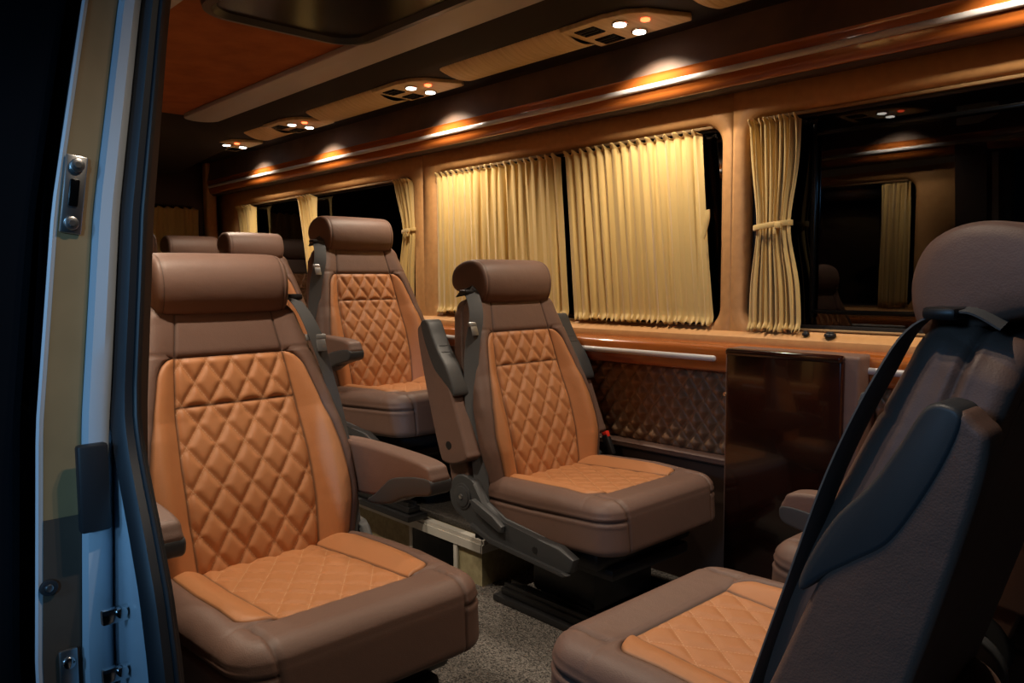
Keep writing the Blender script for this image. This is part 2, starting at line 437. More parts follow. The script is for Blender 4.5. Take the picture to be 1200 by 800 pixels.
PADS = {}
def pad_part(key, builder, parent, names):
    if key not in PADS: PADS[key] = builder()
    v, u, fb, fo, fq, sm = PADS[key]
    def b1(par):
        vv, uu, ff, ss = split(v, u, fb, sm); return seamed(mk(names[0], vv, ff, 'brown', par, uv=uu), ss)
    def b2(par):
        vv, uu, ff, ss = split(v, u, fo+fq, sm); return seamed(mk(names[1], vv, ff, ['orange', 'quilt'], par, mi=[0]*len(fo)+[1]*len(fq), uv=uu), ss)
    a = cached(key+'1', b1, parent)
    i = cached(key+'2', b2, a); i['label'] = 'tan diamond-quilted insert'
    return a
def build_headrest(par):
    prof = [(.060, -.070), (.077, -.040), (.079, .005), (.060, .046), (.018, .066), (-.035, .062), (-.082, .040), (-.100, .004), (-.085, -.030), (-.03, -.046), (.030, -.066)]
    prof = catmull(prof, 5, True); n = len(prof)
    ys = [(.160, .02), (.1598, .35), (.1585, .7), (.155, .88), (.149, .965), (.1425, .985), (.1405, .968), (.1385, .985), (.130, 1.0), (.09, 1.01), (.045, 1.015), (0, 1.015)]
    sec = [(-a, s) for a, s in ys]+[(a, s) for a, s in ys[-2::-1]]
    vs = []; hc = (-.178, 1.006)
    for y, s in sec:
        for x, z in prof: vs.append((hc[0]+x*s, y, hc[1]+z*s))
    fs = [(i*n+j, i*n+(j+1) % n, (i+1)*n+(j+1) % n, (i+1)*n+j) for i in range(len(sec)-1) for j in range(n)]
    fs += [tuple(range(n)), tuple((len(sec)-1)*n+j for j in range(n))[::-1]]
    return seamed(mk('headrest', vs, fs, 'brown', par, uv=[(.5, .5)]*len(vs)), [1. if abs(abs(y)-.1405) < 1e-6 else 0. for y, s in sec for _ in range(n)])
ARM_PIV = (-.085, .500)
def arm_pts():
    return [(-.055, -.075), (-.062, -.01), (-.048, .040), (-.02, .056), (.12, .062), (.30, .058), (.375, .050), (.392, .034), (.392, .010), (.30, -.006), (.25, -.020), (.20, -.050), (.15, -.060), (.03, -.072), (-.03, -.078)]
def build_arm(par):
    return pillow('armrest', arm_pts(), -.028, .028, .010, 'brown', par)
def build_arm_tip(par):
    pts = [(.392, .022), (.401, .006), (.390, -.014), (.34, -.026), (.29, -.040), (.24, -.062), (.19, -.074), (.150, -.078), (.140, -.070), (.170, -.052), (.205, -.026), (.24, -.002), (.29, .012), (.35, .022)]
    o = pillow('grip', pts, -.030, .030, .006, 'plastic', par, 4, .005)
    bm = bmesh.new()
    # finger recess and ribs on the underside
    for k in range(4): add_box(bm, (.262+.022*k, 0, -.046+.008*k), (.006, .034, .012), .002)
    me = o.data; b2 = bmesh.new(); b2.from_mesh(me); tmp = bpy.data.meshes.new('ribs'); bm.to_mesh(tmp); b2.from_mesh(tmp); b2.to_mesh(me); bm.free(); b2.free(); bpy.data.meshes.remove(tmp)
    return o
def side_cover(par, s):
    """recliner housing at the seat's side: round pivot and a long sloping arm"""
    y0, y1 = s*.270, s*.300
    out = []
    c = (-.045, .345); R_ = .068
    for i in range(13):
        a = math.radians(60+i*15); out.append((c[0]+R_*math.cos(a), c[1]+R_*math.sin(a)))
    out += [(.0, .262), (.09, .235), (.38, .215), (.405, .225), (.415, .262), (.36, .285), (.28, .288), (.12, .300), (.04, .335), (.01, .395)]
    bm = bmesh.new(); add_prism(bm, out, min(y0, y1), max(y0, y1), 'y', bev=.007)
    add_cyl(bm, (c[0], s*.301, c[1]), .040, .006, 'y', 32, bev=.002)
    add_cyl(bm, (c[0], s*.304, c[1]), .032, .006, 'y', 32, bev=.002)
    o = bmobj('recliner_cover', bm, 'plastic', par, 40)
    bm = bmesh.new(); add_cyl(bm, (c[0], s*.308, c[1]), .008, .006, 'y', 12, bev=.002); bmobj('bolt', bm, 'metal', o)
    pts = [(.005, .345), (.02, .352), (.11, .318), (.150, .296), (.150, .280), (.135, .277), (.03, .315)]
    bm = bmesh.new(); add_prism(bm, pts, min(s*.300, s*.318), max(s*.300, s*.318), 'y', bev=.004); bmobj('recliner_lever', bm, 'plastic', o, 40)
    bm = bmesh.new(); add_prism(bm, [(.0, .258), (.09, .231), (.385, .211), (.405, .221), (.38, .224), (.09, .243), (.0, .272)], min(s*.297, s*.312), max(s*.297, s*.312), 'y', bev=.003); bmobj('rail_flange', bm, 'plastic', o, 40)
    bm = bmesh.new(); add_cyl(bm, (.27, s*.3005, .255), .010, .002, 'y', 14); bmobj('screw_hole', bm, 'blackp', o)
    return o
def make_seat(loc, rz, label, group, arms=(0, 0), belt=0, low=0, buckle=0, simple=False, covers=(1, -1), cush_dx=0, flat=False, lift=.048):
    t = empty('captain_seat', loc, rz); tag(t, label, 'seat', group)
    pad_part('back', build_back, t, ('backrest', 'backrest_insert'))
    cu = pad_part('cush', build_cushion, t, ('cushion', 'cushion_insert')); cu.location.x = cush_dx
    cached('head', build_headrest, t)
    for s, up in zip((1, -1), arms):
        if up is None: continue
        a = cached('arm', build_arm, t); g = cached('tip', build_arm_tip, a); g['label'] = 'grey plastic grip'
        a.location = (ARM_PIV[0], s*.293, ARM_PIV[1]+(lift if up == 0 else 0)); a.rotation_euler = (0, -up, 0)
        cached('brk%d' % s, lambda p: pillow('arm_bracket', [(-.125, .49), (-.05, .49), (-.03, .42), (-.02, .36), (-.06, .34), (-.10, .36), (-.12, .42)], min(s*.268, s*.292), max(s*.268, s*.292), .006, 'brown', p), t)
        hb = cached('cap%d' % s, lambda p: cyl('pivot_cap', (0, s*.0275, 0), .013, .003, 'blackp', p, 'y'), a)
    for s in covers: cached('cov%d' % s, lambda p: side_cover(p, s), t, True)
    # base
    def base(p):
        bm = bmesh.new()
        add_box(bm, (.20, 0, .235), (.46, .44, .05), .012)
        add_box(bm, (.22, 0, .13-low/2), (.26, .28, .17+low), .02)
        add_box(bm, (.20, 0, .195), (.50, .36, .035), .01)
        return bmobj('base', bm, 'blackp', p)
    cached('base%.3f' % low, base, t)
    for s in (1, -1):
        def rail(p):
            bm = bmesh.new(); add_box(bm, (.24, s*.17, .035-low), (.46, .05, .022), .004); add_box(bm, (.24, s*.17, .0115-low), (.50, .085, .021), .004)
            add_box(bm, (.24, s*.155, .052-low), (.44, .008, .018), .002); add_box(bm, (.24, s*.185, .052-low), (.44, .008, .018), .002)
            return bmobj('slide_rail', bm, 'blackp', p)
        cached('rail%d%.3f' % (s, low), rail, t)
    if belt:
        s = belt
        def wb(p):
            pts = [(-.205, s*.165, .955), (-.170, s*.172, .972), (-.125, s*.185, .955), (-.085, s*.205, .89), (-.072, s*.236, .78), (-.046, s*.258, .64), (-.012, s*.264, .50), (.005, s*.266, .36), (.01, s*.268, .22)]
            wd = [(0, 1, -.1*s)]*2+[(-.25, s*1, -.25)]*2+[(-.5, s*1, -.2)]*2+[(-.7, s*1, 0)]*3
            if flat:
                pts = [(-.205, s*.165, .955), (-.170, s*.172, .972), (-.125, s*.185, .955), (-.095, s*.215, .89), (-.055, s*.238, .78), (-.015, s*.252, .64), (.025, s*.262, .50), (.05, s*.268, .40), (.05, s*.270, .30)]
                wd = [(0, 1*s, -.1)]*3+[(.12, 1*s, -.1)]*6
            return ribbon('seat_belt', pts, .046, .0022, wd, 'web', p)
        w = cached('belt%d%d' % (s, flat), wb, t)
        def gd(p):
            bm = bmesh.new(); add_box(bm, (-.150, s*.180, .968), (.036, .056, .014), .005)
            return bmobj('belt_guide', bm, 'blackp', p)
        g = cached('bguide%d' % s, gd, w); g['label'] = 'black plastic shoulder belt guide'
        def tg(p):
            bm = bmesh.new(); r = Matrix.Rotation(math.radians(-20), 3, 'Y')
            add_box(bm, (-.082, s*.212, .868), (.007, .056, .016), .003, rot=r)
            add_box(bm, (-.074, s*.222, .850), (.003, .026, .034), .001, rot=r)
            return bmobj('belt_tongue', bm, 'dull_metal', p)
        g = cached('btong%d' % s, tg, w); g['label'] = 'metal belt tongue'
    if buckle:
        s = buckle
        def bk(p):
            return box('belt_buckle', (.045, s*.285, .43), (.028, .020, .075), 'blackp', p, .005, rot=Matrix.Rotation(math.radians(-25), 3, 'Y'))
        b_ = cached('buck%d' % s, bk, t)
        def rb(p): return box('release_button', (.032, s*.285, .465), (.024, .016, .022), 'red', p, .003, rot=Matrix.Rotation(math.radians(-25), 3, 'Y'))
        r_ = cached('rbut%d' % s, rb, b_); r_['label'] = 'red release button'
    return t
# ------------------------------------------------------------------ SETTING
YF, YN = 2.20, .36            # inner faces of the far and near side walls
YC = (YF+YN)/2
XR, XF = -5.3, 1.25
ZC = 1.86
# floor
bm = bmesh.new(); add_box(bm, ((XR+XF)/2, YC, -.02), (XF-XR, YF-YN+.1, .04), 0); struct(bmobj('floor', bm, 'carpet'))
def wall_bay(vs, fs, xa, xb, za, zb, hole, y, s, rr=.07, depth=.045, n=8):
    """rectangle with a rounded window hole and a rounded reveal. s=+1: reveal goes to +y"""
    hx0, hx1, hz0, hz1 = hole
    loop = []
    for cx, cz, a0 in ((hx1-rr, hz1-rr, 0), (hx0+rr, hz1-rr, 90), (hx0+rr, hz0+rr, 180), (hx1-rr, hz0+rr, 270)):
        for i in range(n+1):
            a = math.radians(a0+90*i/n); loop.append((cx, cz, math.cos(a), math.sin(a)))
    m_ = len(loop); rings = []
    ex = .035
    prof = [(ex, 0), (.020, .001), (.010, .004), (.003, .011), (0, .022), (0, depth)]
    # outer ring on rectangle
    out = []
    for cx, cz, c, s_ in loop:
        px = xb if c > .5 or (c > 0 and abs(c) >= abs(s_)) else None
        # project from hole centre
        X0, Z0 = (hx0+hx1)/2, (hz0+hz1)/2
        X = cx+rr*c; Z = cz+rr*s_
        kx = ((xb-X0)/(X-X0) if X > X0 else (xa-X0)/(X-X0)) if abs(X-X0) > 1e-9 else 1e9
        kz = ((zb-Z0)/(Z-Z0) if Z > Z0 else (za-Z0)/(Z-Z0)) if abs(Z-Z0) > 1e-9 else 1e9
        k = min(kx, kz); out.append([X0+(X-X0)*k, Z0+(Z-Z0)*k])
    # snap corner vertices
    for tx, tz in ((xb, zb), (xa, zb), (xa, za), (xb, za)):
        i = min(range(m_), key=lambda i: (out[i][0]-tx)**2+(out[i][1]-tz)**2); out[i] = [tx, tz]
    b0 = len(vs)
    for X, Z in out: vs.append((X, y, Z))
    for e, d in prof:
        for cx, cz, c, s_ in loop:
            vs.append((cx+(rr+e)*c, y+s*d, cz+(rr+e)*s_))
    R_ = len(prof)+1
    for k in range(R_-1):
        for i in range(m_):
            j = (i+1) % m_
            fs.append((b0+k*m_+i, b0+k*m_+j, b0+(k+1)*m_+j, b0+(k+1)*m_+i))
WZ0, WZ1 = .845, 1.500
def side(prefix, s, Y, x0, x1, holes, bays):
    """one side wall; s=+1 far side, -1 near side. Y=inner face"""
    vs, fs = [], []
    for (a, b), h in zip(bays, holes):
        if h: wall_bay(vs, fs, a, b, .800, 1.600, h, Y, s)
        else:
            k = len(vs); vs += [(a, Y, .8), (b, Y, .8), (b, Y, 1.6), (a, Y, 1.6)]; fs.append((k, k+1, k+2, k+3))
    o = mk('wall_'+prefix, vs, fs, 'tan'); sharp(o, 30)
    sol = o.modifiers.new('solid', 'SOLIDIFY'); sol.thickness = .012; sol.offset = 0
    struct(o)
    return o
W1 = (-5.02, -3.045, WZ0, WZ1); W2 = (-2.880, -1.385, WZ0, WZ1); W3 = (-1.300, .62, WZ0, WZ1)
side('far', 1, YF, XR, XF, [W1, W2, W3], [(XR, -2.96), (-2.96, -1.342), (-1.342, XF)])
NW1 = (-4.9, -3.1, WZ0, WZ1); NW2 = (-2.92, -1.50, WZ0, WZ1)
side('near', -1, YN, XR, -1.2, [NW1, NW2], [(XR, -3.0), (-3.0, -1.2)])
def window(n, hole, Y, s, bars=True):
    x0, x1, z0, z1 = hole
    g = mk('window_%d' % n, [(x0-.03, Y+s*.046, z0-.03), (x1+.03, Y+s*.046, z0-.03), (x1+.03, Y+s*.046, z1+.03), (x0-.03, Y+s*.046, z1+.03), (x0-.03, Y+s*.051, z0-.03), (x1+.03, Y+s*.051, z0-.03), (x1+.03, Y+s*.051, z1+.03), (x0-.03, Y+s*.051, z1+.03)],
           [(0, 1, 2, 3), (7, 6, 5, 4), (0, 4, 5, 1), (1, 5, 6, 2), (2, 6, 7, 3), (3, 7, 4, 0)], 'glass', smooth=False)
    struct(g)
    # black edge band and the inner sliding frame, both on the cabin side of the pane
    bm = bmesh.new(); yy = Y+s*.040; w = .022
    for c, sz in ((((x0+x1)/2, yy, z0+w/2), (x1-x0, .008, w)), (((x0+x1)/2, yy, z1-w/2), (x1-x0, .008, w)), ((x0+w/2, yy, (z0+z1)/2), (w, .008, z1-z0)), ((x1-w/2, yy, (z0+z1)/2), (w, .008, z1-z0))):
        add_box(bm, c, sz, .002)
    f = bmobj('window_frame', bm, 'blackp', g)
    if bars:
        bm = bmesh.new(); xm = x0+.205; xe = min(x0+.80, x1-.1)
        for c, sz in (((xm, Y+s*.036, (z0+z1)/2), (.014, .012, z1-z0-.09)), ((xe, Y+s*.036, (z0+z1)/2), (.014, .012, z1-z0-.09)), (((xm+xe)/2, Y+s*.036, z0+.062), (xe-xm, .012, .012)), (((xm+xe)/2, Y+s*.036, z1-.075), (xe-xm, .012, .012))):
            add_box(bm, c, sz, .002)
        bmobj('sliding_frame', bm, 'vent', g)
    return g
window(1, W1, YF, 1, False); window(2, W2, YF, 1, False); window(3, W3, YF, 1)
window(4, NW1, YN, -1, False); window(5, NW2, YN, -1, False)
def prof_x(name, pts, x0, x1, m, n=3, mirror=False, smooth=True, bev=0):
    P_ = catmull(pts, n, True) if smooth else pts
    if mirror: P_ = [(2*YC-p[0], p[1]) for p in P_]
    return struct(prism(name, P_, x0, x1, m, None, 'x', bev))
trim_n = [0]
def trim(pts, x0, x1, m, **k):
    trim_n[0] += 1
    return prof_x('trim_%d' % trim_n[0], pts, x0, x1, m, **k)
for mir in (False, True):
    xe = -1.42 if mir else XF
    # leather sill roll under the windows
    trim([(2.215, .845), (2.185, .838), (2.168, .825), (2.163, .805), (2.166, .795), (2.215, .795)], XR, xe, 'tan', mirror=mir, smooth=False)
    # lower glossy wood rail
    trim([(2.20, .800), (2.150, .801), (2.128, .795), (2.120, .780), (2.122, .735), (2.130, .716), (2.155, .712), (2.20, .712)], XR, xe, 'wood', mirror=mir, n=3)
# satin strips on the lower rail
def light_strip(x0, x1, y, z, w, mir=False):
    trim_n[0] += 1
    yy = 2*YC-y if mir else y
    bm = bmesh.new(); n = 10
    ring = []
    add_box(bm, ((x0+x1)/2, yy, z), (x1-x0, .016, w), .0072, 3)
    return struct(bmobj('trim_%d' % trim_n[0], bm, 'strip', None, 50))
light_strip(-2.75, -1.345, 2.118, .757, .019); light_strip(-.885, .8, 2.118, .757, .019)
light_strip(-5.0, -3.0, 2.118, .757, .019); light_strip(-2.6, -1.5, 2.118, .757, .019, True)
# lower wall behind the panels
trim([(2.26, .72), (2.19, .72), (2.19, .42), (2.165, .405), (2.16, 0), (2.26, 0)], XR, XF, 'dark_brown', smooth=False)
trim([(2.26, .72), (2.19, .72), (2.19, .42), (2.165, .405), (2.16, 0), (2.26, 0)], XR, -1.2, 'dark_brown', smooth=False, mirror=True)
trim([(2.19, .440), (2.150, .437), (2.146, .425), (2.152, .412), (2.19, .410)], XR, XF, 'brown', n=2)
def quilt_panel(x0, x1, z0, z1, y, s):
    """padded diamond panel fixed to the wall"""
    dw, dh = .056, .072; st = .0045
    nx = int((x1-x0)/st); nz = int((z1-z0)/st); vs = []; uv = []
    for j in range(nz+1):
        for i in range(nx+1):
            x = x0+(x1-x0)*i/nx; z = z0+(z1-z0)*j/nz
            a = x/dw+z/dh; b = x/dw-z/dh; g = math.hypot(1/dw, 1/dh)
            d = min(abs(a-round(a)), abs(b-round(b)))/g; tt = min(d/.020, 1)
            e = min(x-x0, x1-x, z-z0, z1-z); k = min(1, e/.02)**.5
            vs.append((x, y-s*(.003+.025*(1-(1-tt)**1.8))*k, z)); uv.append((a, b))
    nb = len(vs)
    fs = [(j*(nx+1)+i, j*(nx+1)+i+1, (j+1)*(nx+1)+i+1, (j+1)*(nx+1)+i) for j in range(nz) for i in range(nx)]
    trim_n[0] += 1
    return struct(mk('trim_%d' % trim_n[0], vs, fs, 'choc', uv=uv))
quilt_panel(-2.75, -1.28, .437, .712, 2.189, 1)
quilt_panel(-.885, .35, .30, .712, 2.189, 1)
quilt_panel(-2.6, -1.3, .437, .712, 2*YC-2.189, -1)
# overhead: tan upper strip comes from the wall; cornice, black panel, lamp soffit, ceiling
for mir in (False, True):
    xe = XF; xs = XR
    trim([(2.205, 1.595), (2.20, 1.580), (2.135, 1.572), (2.122, 1.580), (2.122, 1.60), (2.20, 1.61)], xs, xe, 'dark_brown', mirror=mir, smooth=False)
    trim([(2.20, 1.590), (2.130, 1.580), (2.112, 1.590), (2.104, 1.610), (2.100, 1.640), (2.099, 1.660), (2.104, 1.668), (2.20, 1.668)], xs, xe, 'wood', mirror=mir, n=3)
    trim([(2.20, 1.667), (2.099, 1.667), (2.106, 1.70), (2.116, 1.745), (2.120, 1.786), (2.20, 1.79)], xs, xe, 'upper_leather', mirror=mir, smooth=False)
    trim([(2.20, 1.784), (2.120, 1.784), (2.112, 1.791), (2.095, 1.794), (1.84, 1.797), (1.81, 1.803), (1.70, 1.850), (1.66, 1.875), (2.20, 1.90)], xs, xe, 'black_leather', mirror=mir, smooth=False)
    light_strip(-5.2, 1.0, 2.099, 1.628, .019, mir)
    # grey ceiling strip with rounded rear end
    trim_n[0] += 1
    a, b = (1.545, 1.715) if not mir else (.745, .917)
    bm = bmesh.new(); r_ = .07
    pts = [(1.1, a), (1.1, b), (-4.10, b)]+[(-4.10-r_*math.sin(t_), b-(b-a)*(1-math.cos(t_))/2) for t_ in lin(.1, PI, 10)]+[(-4.10, a)]
    add_prism(bm, pts, 1.838, 1.862, 'z', bev=.006); struct(bmobj('trim_%d' % trim_n[0], bm, 'grey_strip'))
bm = bmesh.new(); add_box(bm, ((XR+XF)/2, YC, ZC+.02), (XF-XR, YF-YN, .04), 0); struct(bmobj('ceiling', bm, 'suede'))
# rear soffit and rear wall
trim_n[0] += 1
struct(prism('trim_%d' % trim_n[0], [(-4.15, 1.87), (-4.17, 1.835), (-4.24, 1.80), (-4.5, 1.765), (-4.8, 1.745), (-5.3, 1.70), (-5.3, 1.87)], YN+.05, 1.92, 'black_leather', None, 'y'))
vs, fs = [], []
def bayx(y0, y1, z0, z1, hole):
    v2, f2 = [], []; wall_bay(v2, f2, y0, y1, z0, z1, hole, 0, -1, rr=.06)
    k = len(vs); vs.extend([(XR+y, x, z) for x, y, z in v2]); fs.extend([tuple(i+k for i in f) for f in f2])
bayx(YN-.02, YC, 0, 1.88, (.52, YC-.05, .9, 1.50)); bayx(YC, YF+.02, 0, 1.88, (YC+.05, 2.06, .9, 1.50))
rw = struct(sharp(mk('wall_rear', vs, fs, 'dark_brown'), 30)); sol = rw.modifiers.new('solid', 'SOLIDIFY'); sol.thickness = .012; sol.offset = 0
for i, (a, b) in enumerate(((.50, YC-.03), (YC+.03, 2.08))):
    bm = bmesh.new(); add_box(bm, (XR-.050, (a+b)/2, 1.2), (.006, b-a, .66), 0); struct(bmobj('window_%d' % (6+i), bm, 'glass'))
trim_n[0] += 1
struct(box('trim_%d' % trim_n[0], (XR+.045, 2.125, .90), (.07, .07, 1.78), 'tan', None, .015, 3))
# front bulkhead, far out of view
bm = bmesh.new(); add_box(bm, (XF+.02, YC, .93), (.04, YF-YN+.1, 1.90), 0); struct(bmobj('wall_front', bm, 'dark_brown'))
# raised platform
def steps():
    o = struct(prism('trim_step', [(-1.90, 1.625), (-1.90, 2.19), (-5.28, 2.19), (-5.28, .38), (-3.3, .38), (-3.3, 1.625)], .0, .140, 'ply', None, 'z'))
    o.name = 'trim_%d' % (trim_n[0]+1); trim_n[0] += 1
    f = bmesh.new()
    add_prism(f, [(-3.3, .143), (-3.3, .160), (-1.893, .160), (-1.884, .143)], 1.614, 1.642, 'y')
    add_prism(f, [(1.62, .143), (1.62, .160), (2.19, .160), (2.19, .143)], -1.915, -1.884, 'x')
    add_prism(f, [(-3.3, .118), (-3.3, .146), (-1.886, .146), (-1.886, .118)], 1.610, 1.618, 'y')
    add_prism(f, [(1.61, .118), (1.61, .146), (2.19, .146), (2.19, .118)], -1.890, -1.882, 'x')
    bmobj('nosing', f, 'alu', o)
    f = bmesh.new(); add_box(f, (-2.155, 1.621, .062), (.24, .010, .112), .002); bmobj('opening', f, 'vent', o)
    for xx in (-2.285, -2.028):
        f = bmesh.new(); add_box(f, (xx, 1.619, .060), (.020, .010, .116), .003); bmobj('corner_strip', f, 'alu', o)
steps()
trim_n[0] += 1
struct(prism('trim_%d' % trim_n[0], [(-1.96, 1.68), (-1.96, 2.18), (-5.2, 2.18), (-5.2, 1.68)], .140, .165, 'mat', None, 'z', bev=.006))
# ---- near side: door jamb, header, lower body
def lean(z): return interp(z, [-.3, .30, .53, .83, 1.1, 1.36, 1.8], [-.02, -.015, -.015, 0, .030, .076, .17])
def jamb_strip(name, sec, m, z0, z1, parent=None, n=60, shift=None):
    """sec: closed outline of (x,y); swept up the jamb following the body's curve"""
    zs = [z0+(z1-z0)*i/n for i in range(n+1)]; vs = []; k = len(sec)
    for z in zs:
        dx, dy = shift(z) if shift else (0, 0)
        for x, y in sec: vs.append((x+dx, y+lean(z)*(1-.35*min(1, max(0, (y-.22)/.13)))+dy, z))
    fs = [(i*k+j, i*k+(j+1) % k, (i+1)*k+(j+1) % k, (i+1)*k+j) for i in range(n) for j in range(k)]
    fs += [tuple(range(k)), tuple(n*k+j for j in range(k))[::-1]]
    return sharp(mk(name, vs, fs, m, parent), 40)
J = jamb_strip('door_1', [(-1.30, .250), (-1.13, .228), (-1.104, .219), (-1.098, .217), (-1.096, .220), (-1.099, .224), (-1.101, .268), (-1.082, .272), (-1.080, .286), (-1.086, .296), (-1.115, .312), (-1.122, .338), (-1.2, .355), (-1.30, .355)], 'body', -.25, 1.80)
struct(J)
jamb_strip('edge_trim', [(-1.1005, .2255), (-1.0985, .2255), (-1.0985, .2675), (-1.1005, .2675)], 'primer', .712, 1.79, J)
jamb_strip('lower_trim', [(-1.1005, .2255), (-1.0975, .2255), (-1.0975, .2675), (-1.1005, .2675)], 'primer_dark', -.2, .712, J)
sx = lambda z: (interp(z, [-.1, .2, .49, .56, .63, .70, .75, .79, .83, .87], [.27, .23, .165, .145, .118, .078, .046, .022, .006, 0]), interp(z, [.2, .5, .8], [.0, .0, 0]))
jamb_strip('door_seal', [(-1.125, .318), (-1.098, .300), (-1.082, .304), (-1.074, .311), (-1.075, .321), (-1.086, .325), (-1.079, .328), (-1.082, .334), (-1.10, .338), (-1.13, .34)], 'rubber', -.2, 1.80, J, 110, sx)
jamb_strip('seal_bead', [(-1.074+.004*math.cos(a), .3245+.0035*math.sin(a)) for a in lin(0, 2*PI, 8)], 'rubber', -.2, 1.80, J, 110, sx)
jamb_strip('pillar_cover', [(-1.30, .355), (-1.16, .340), (-1.155, .346), (-1.17, .372), (-1.30, .380)], 'dark_brown', 0, 1.62, J)
vs = []; nz_ = 50
for i in range(nz_+1):
    z = -.2+1.1*i/nz_; d = sx(z)[0]; k_ = 1-.35*min(1, .09/.13)
    for x, y in ((-1.122, .318), (-1.112, .308), (-1.098+d, .306), (-1.092+d, .312), (-1.098+d, .320)): vs.append((x, y+lean(z)*k_, z))
mk('inner_jamb', vs, [(i*5+j, i*5+(j+1) % 5, (i+1)*5+(j+1) % 5, (i+1)*5+j) for i in range(nz_) for j in range(5)], 'body', J)
def onj(y, z, x=-1.098): return (x, y+lean(z)*(1-.35*min(1, max(0, (y-.22)/.13))), z)
# striker plate
def striker():
    z = 1.118; c = onj(.240, z); t = empty('striker_plate', c); tag(t, 'silver striker plate with two bolts on the door jamb', 'latch')
    rot = Matrix.Rotation(math.atan(-.13), 3, 'X')
    bm = bmesh.new(); add_box(bm, (.003, 0, 0), (.005, .025, .098), .002, rot=rot); add_box(bm, (.005, 0, 0), (.006, .009, .03), .002, rot=rot); bmobj('plate', bm, 'metal', t)
    for k in (-1, 1):
        bm = bmesh.new(); add_cyl(bm, (.008, k*.0050, k*.036), .0085, .006, 'x', 20, bev=.002); add_cyl(bm, (.011, k*.0050, k*.036), .004, .003, 'x', 6); bmobj('bolt', bm, 'metal', t)
    bm = bmesh.new(); add_box(bm, (.0065, 0, .002), (.004, .011, .034), .002, rot=rot); bmobj('slot', bm, 'vent', t)
    return t
striker()
t = empty('rubber_buffer', onj(.279, .750, -1.080)); tag(t, 'dark rectangular rubber buffer fixed to the blue-white jamb', 'buffer')
bm = bmesh.new(); add_box(bm, (.008, -.004, 0), (.016, .036, .112), .004); bmobj('pad', bm, 'rubber', t)
t = empty('body_plug', onj(.231, .627)); tag(t, 'round dark plug in the lower door jamb', 'plug')
bm = bmesh.new(); add_cyl(bm, (.003, 0, 0), .0105, .006, 'x', 24, bev=.002); bmobj('rim', bm, 'rubber', t)
bm = bmesh.new(); add_cyl(bm, (.005, 0, 0), .005, .006, 'x', 16, bev=.0015); bmobj('core', bm, 'metal', t)
t = empty('latch_bracket', onj(.252, .497)); tag(t, 'silver bracket with a bolt at the foot of the door jamb', 'latch')
bm = bmesh.new(); add_box(bm, (.004, 0, 0), (.006, .022, .090), .004); bmobj('plate', bm, 'metal', t)
bm = bmesh.new(); add_cyl(bm, (.009, 0, .028), .0075, .006, 'x', 20, bev=.002); bmobj('bolt', bm, 'chrome', t)
for z, lab in ((.588, 'upper chrome door catch beside the rubber seal'), (.512, 'lower chrome door catch beside the rubber seal')):
    t = empty('door_catch', onj(.306, z, -1.052)); tag(t, lab, 'catch', 'chrome door catches')
    bm = bmesh.new(); add_box(bm, (.004, -.008, .0), (.010, .044, .020), .003); add_box(bm, (.014, .012, -.008), (.018, .018, .030), .004); bmobj('hook', bm, 'chrome', t)
    bm = bmesh.new(); add_cyl(bm, (.012, -.008, .004), .007, .010, 'x', 16, bev=.002); bmobj('bolt', bm, 'chrome', t)
# slid-back door leaf outside, in the dark
D2 = struct(jamb_strip('door_2', [(-2.35, .11), (-1.16, .105), (-1.145, .115), (-1.14, .20), (-1.16, .212), (-2.35, .21)], 'dark_paint', -.25, 1.75))
# outer skin behind, roof and floor side
trim_n[0] += 1
struct(jamb_strip('trim_%d' % trim_n[0], [(-5.3, .27), (-1.28, .25), (-1.28, .262), (-5.3, .282)], 'body', -.3, .82))
trim_n[0] += 1
struct(jamb_strip('trim_%d' % trim_n[0], [(-5.3, .27), (-1.28, .25), (-1.28, .262), (-5.3, .282)], 'body', 1.53, 1.80))
bm = bmesh.new(); add_box(bm, ((XR+XF)/2, YC, 1.96), (XF-XR+.1, 2.12, .06), .03); trim_n[0] += 1; struct(bmobj('trim_%d' % trim_n[0], bm, 'body'))
# ground outside
bm = bmesh.new(); add_box(bm, (-2, -1, -.66), (14, 12, .04), 0); struct(bmobj('ground', bm, 'dark_paint'))
# ------------------------------------------------------------------ SEATS
UP = math.radians(107)
make_seat((-1.665, .747, 0), 0, 'brown and tan quilted captain seat nearest the open door, facing forward', 'captain seats', arms=(0, 0), belt=1, buckle=0)
make_seat((-1.785, 1.790, 0), 0, 'brown and tan quilted captain seat with both armrests folded up, before the drawn curtains', 'captain seats', arms=(UP, UP), belt=-1, buckle=1)
make_seat((-2.68, 1.750, .195), 0, 'quilted captain seat on the raised platform, right behind the one with folded-up armrests', 'captain seats', arms=(None, 0), belt=-1, low=.03)
make_seat((-3.95, 1.890, .195), 0, 'rear quilted seat by the far windows, showing its brown headrest behind the platform seat', 'captain seats', arms=(None, None), low=.03)
make_seat((-4.80, 1.880, .215), 0, 'rearmost seat on the window side, only its headrest top in view', 'captain seats', arms=(None, None), low=.05)
make_seat((-3.95, 1.215, .180), 0, 'aisle-side rear seat before the rear-door curtain, its headrest half hidden by the near seat', 'captain seats', arms=(None, None), low=.02)
make_seat((-.465, 1.150, 0), PI, 'rear-facing quilted seat in the right foreground with its near armrest folded up', 'captain seats', arms=(math.radians(106), None), belt=1, flat=True, cush_dx=-.075)
make_seat((-.485, 1.83, 0), PI, 'rear-facing seat by the far wall, mostly hidden, its brown armrest lowered', 'captain seats', arms=(0, None), cush_dx=-.13, lift=.01, covers=(1,))
